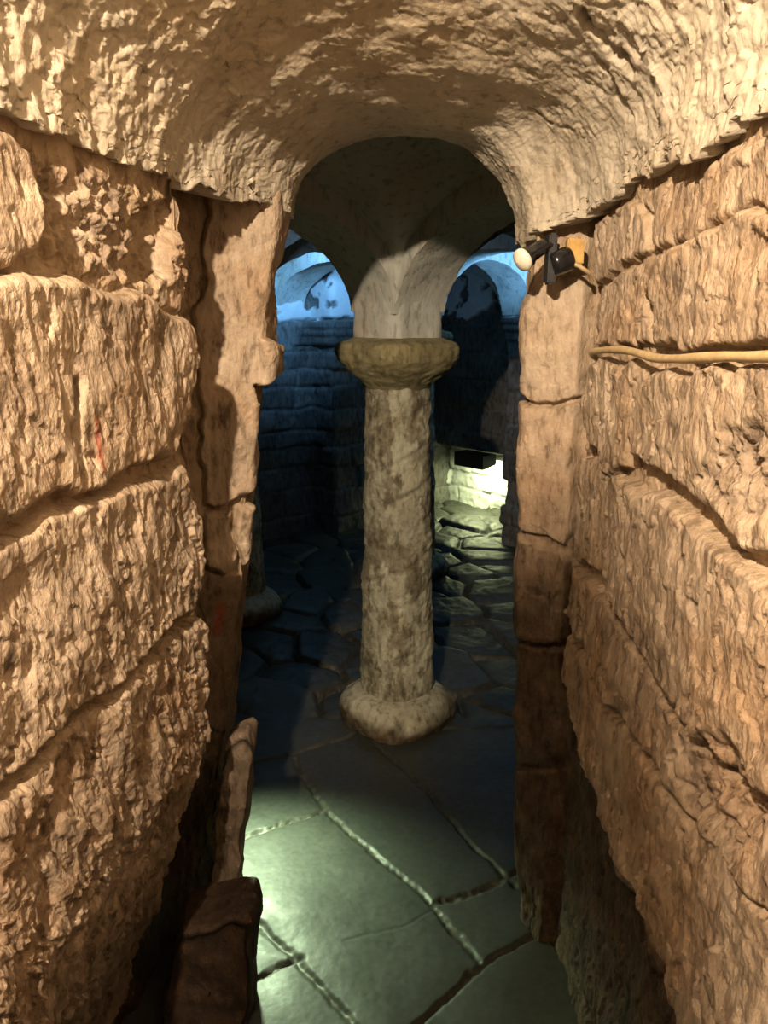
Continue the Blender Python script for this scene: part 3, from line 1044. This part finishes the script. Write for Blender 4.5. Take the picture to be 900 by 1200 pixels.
def spotlight():
    D = 1.755
    base = at_depth(662, 305, D)
    root = link('spotlight', None, kind='thing', category='lamp',
                label='small black spotlight with cream lens fixed to the right jamb under the arch')
    root.location = base
    L = lambda u, v, d=D: at_depth(u, v, d)-base
    # head: a short flared black can pointing down and to the left
    a0, a1 = L(640, 286, D-.018), L(609, 307, D-.045)
    ax = a1-a0; ln = np.linalg.norm(ax)
    V, Fc = lathe([(.001, 0), (.012, .001), (.017, .006), (.0185, .02), (.0195, ln*.62), (.0245, ln*.66), (.0255, ln-.004), (.0245, ln-.001), (.021, ln-.004), (.020, ln-.012), (.001, ln-.012)], 40)
    head = link('head', part_mesh('head', [(orient(V*[.88, .88, 1], ax, a0), Fc)], M_BLACK), root)
    V, Fc = lathe([(.001, ln+.006), (.012, ln+.005), (.020, ln+.001), (.0262, ln-.002), (.0285, ln-.008), (.0275, ln-.014), (.0255, ln-.015), (.021, ln-.012)], 40)
    link('lens', part_mesh('lens', [(orient(V*[.88, .88, 1], ax, a0), Fc)], M_CREAM), head, label='round cream lens with a pale rim')
    # arm from the bracket to the head
    pts = [L(654, 289, D-.012), L(648, 287.5, D-.018), L(642, 287, D-.026), L(636, 288, D-.030), L(630, 292, D-.032)]
    link('arm', part_mesh('arm', [tube(pts, .0058)], M_BLACK), root)
    # yoke plate and round housing
    V, Fc = bevel_box(.018, .05, .105, .004)
    link('bracket', part_mesh('bracket', [(V+L(645, 304, D), Fc)], M_BLACKM, False), root)
    h0, h1 = L(646, 310, D-.015), L(664, 304, D-.005)
    V, Fc = lathe([(.001, -.004), (.018, -.003), (.0255, .001), (.027, .008), (.027, .040), (.025, .044), (.001, .045)], 40)
    link('housing', part_mesh('housing', [(orient(V, h1-h0, h0), Fc)], M_BLACK), root)
    V, Fc = bevel_box(.036, .03, .052, .003)
    V[:, 2] += .10*V[:, 0]*-1
    link('mounting_block', part_mesh('mounting_block', [(V+L(673, 295, D), Fc)], M_WOOD, False), root, label='yellow wooden mounting block')
    pts = [L(660, 307, D-.01), L(670, 308, D-.018), L(679, 312, D-.022), L(686, 317, D-.022), L(691, 320, D-.01), L(693, 330, D+.01)]
    link('cable', part_mesh('cable', [tube(pts, .0045)], M_CABLE), root, label='sand coloured cable')


spotlight()

# ---------------------------------------------------------------- conduit clipped along the right wall
def conduit():
    px = [(693, 420), (702, 413), (716, 411), (736, 409), (752, 411), (766, 416), (782, 419), (805, 420), (835, 420), (870, 418), (905, 417), (960, 416), (1100, 408)]
    sz, _ = WR.uv2sz(px, [0, 1])
    pts = []
    for s, z in sz:
        j = np.argmin(np.abs(WR.s-s)); i = np.argmin(np.abs(WR.zs-z))
        pts.append(WR.P[i, j]+WR.N[i, j]*.019)
    pts = np.array(pts)
    pts[0] -= np.array([-.03, 0, 0])
    t = np.linspace(0, 1, len(pts)); tt = np.linspace(0, 1, 90)
    q = np.stack([np.interp(tt, t, pts[:, k]) for k in range(3)], -1)
    kk = np.ones(7)/7
    for k in range(3):
        q[:, k] = np.convolve(np.pad(q[:, k], 3, 'edge'), kk, 'valid')
    V, Fc = tube(q, .0072+.0006*np.sin(np.linspace(0, 30, 90)), 16)
    o = link('conduit', np_mesh('conduit', V.reshape(-1, 3), Fc, M_CABLE), kind='thing', category='cable',
             label='sand painted electric cable running along the right wall between stone courses')
    return o


conduit()

# ---------------------------------------------------------------- low wall lamp in the far recess
def emission_mat(name, col, s):
    m = bpy.data.materials.new(name); m.use_nodes = True
    nt = m.node_tree; nt.nodes.clear()
    e = nt.nodes.new('ShaderNodeEmission'); o = nt.nodes.new('ShaderNodeOutputMaterial')
    e.inputs[0].default_value = (*col, 1); e.inputs[1].default_value = s
    nt.links.new(e.outputs[0], o.inputs[0])
    return m


def wall_lamp():
    p = ab(2.22, B_HI-.20)
    root = link('wall_lamp', None, kind='thing', category='lamp',
                label='black hooded lamp low on the far recess wall, lighting pale stones beneath it')
    root.location = (p[0], p[1], .47)
    root.rotation_euler = (0, 0, ANG)
    # hood: wedge with an open underside; local x along the wall, local y into the room
    V = np.array([(-.17, .12, .07), (.17, .12, .07), (.17, -.05, .07), (-.17, -.05, .07), (-.17, .12, -.05), (.17, .12, -.05), (.17, -.05, -.02), (-.17, -.05, -.02),
                  (-.155, .105, -.05), (.155, .105, -.05), (.155, -.035, -.02), (-.155, -.035, -.02), (-.155, .105, .055), (.155, .105, .055), (.155, -.035, .055), (-.155, -.035, .055)], float)
    Fq = np.array([(0, 1, 2, 3), (0, 4, 5, 1), (1, 5, 6, 2), (2, 6, 7, 3), (3, 7, 4, 0), (4, 8, 9, 5), (5, 9, 10, 6), (6, 10, 11, 7), (7, 11, 8, 4),
                   (8, 12, 13, 9), (9, 13, 14, 10), (10, 14, 15, 11), (11, 15, 12, 8), (12, 15, 14, 13)])
    hood = link('hood', np_mesh('hood', V, Fq, M_BLACKM, smooth=False), root)
    V, Fc = bevel_box(.24, .05, .02, .004)
    link('light_tube', np_mesh('light_tube', V+np.array([0, .03, .02]), Fc, emission_mat('lit_tube', (.9, 1, .6), 14)), root, label='glowing pale green tube')
    return root


LAMP = wall_lamp()

# ---------------------------------------------------------------- light
def light(name, kind, loc, energy, col, target=None, **kw):
    d = bpy.data.lights.new(name, kind); d.energy = energy; d.color = col
    for k, v in kw.items():
        setattr(d, k, v)
    o = bpy.data.objects.new(name, d); COL.objects.link(o); o.location = loc
    if target is not None:
        o.rotation_euler = (Vector(target)-Vector(loc)).to_track_quat('-Z', 'Y').to_euler()
    return o


WARM = (1.0, .80, .575)
LP = np.array([-.36, -.30, 2.50])
light('passage_lamp', 'SPOT', LP, 345, WARM, target=(.10, 1.9, 2.0), shadow_soft_size=.022, spot_size=math.radians(130), spot_blend=.4)


def light_blocker():
    """unseen black sheet added near the passage lamp: keeps its light off the foot of the right wall and off the paving"""
    D = []
    for az, el in ((-2, -45), (3, -42), (11.5, -38), (14, -31), (23, -27.5), (29, -37), (36, -47), (41, -60), (20, -68), (-2, -66)):
        a_, e_ = math.radians(az), math.radians(el)
        D.append([math.sin(a_)*math.cos(e_), math.cos(a_)*math.cos(e_), math.sin(e_)])
    D = np.array(D); n = len(D)
    V = np.concatenate([LP+D*.30, LP+D*.304, [LP+D.mean(0)*.30], [LP+D.mean(0)*.304]])
    F3 = []
    for i in range(n):
        k = (i+1) % n
        F3 += [(i, k, 2*n), (n+k, n+i, 2*n+1), (i, n+i, n+k), (i, n+k, k)]
    o = link('unseen_light_blocker', np_mesh('unseen_light_blocker', V, np.array(F3), M_BLACKM, smooth=False), kind='structure')  # added blocker out of view, shapes the passage lamp's light


light_blocker()
GREEN = (.76, 1.0, .60)
light('jamb_floor_lamp', 'SPOT', (-.52, 2.32, .44), 80, GREEN, target=(-.42, 2.0, 0), shadow_soft_size=.04, spot_size=math.radians(122), spot_blend=1.0)
p = ab(2.22, B_HI-.17)
light('recess_lamp', 'AREA', (p[0], p[1], .46), 12, (.92, 1.0, .50), target=(p[0], p[1]-.02, 0), shape='RECTANGLE', size=.28, size_y=.06)
BLUE = (.20, .52, 1.0)
pl = ab(1.66, .80)
light('daylight_left', 'SPOT', (pl[0], pl[1], 2.17), 115, BLUE, target=(*ab(2.75, 1.10), 2.08), shadow_soft_size=.06, spot_size=math.radians(100), spot_blend=1.0)
pr = ab(.15, 1.95)
light('daylight_right', 'SPOT', (pr[0], pr[1], 1.62), 150, BLUE, target=(*ab(1.3, 1.95), 2.32), shadow_soft_size=.06, spot_size=math.radians(72), spot_blend=.6)

ps = ab(.7, -.95)
light('daylight_side', 'SPOT', (ps[0], ps[1], 1.5), 24, (.36, .62, 1.0), target=(*ab(1.25, .55), 2.35), shadow_soft_size=.08, spot_size=math.radians(70), spot_blend=.7)

w = bpy.data.worlds.new('world'); C.world = w; w.use_nodes = True
w.node_tree.nodes['Background'].inputs[0].default_value = (0.02, .03, .05, 1)
w.node_tree.nodes['Background'].inputs[1].default_value = .06

vs = C.view_settings
vs.view_transform = 'Standard'; vs.look = 'None'; vs.gamma = 1; vs.exposure = 0.0; vs.use_curve_mapping = False
C.cycles.max_bounces = 5; C.cycles.diffuse_bounces = 2
C.cycles.use_denoising = True
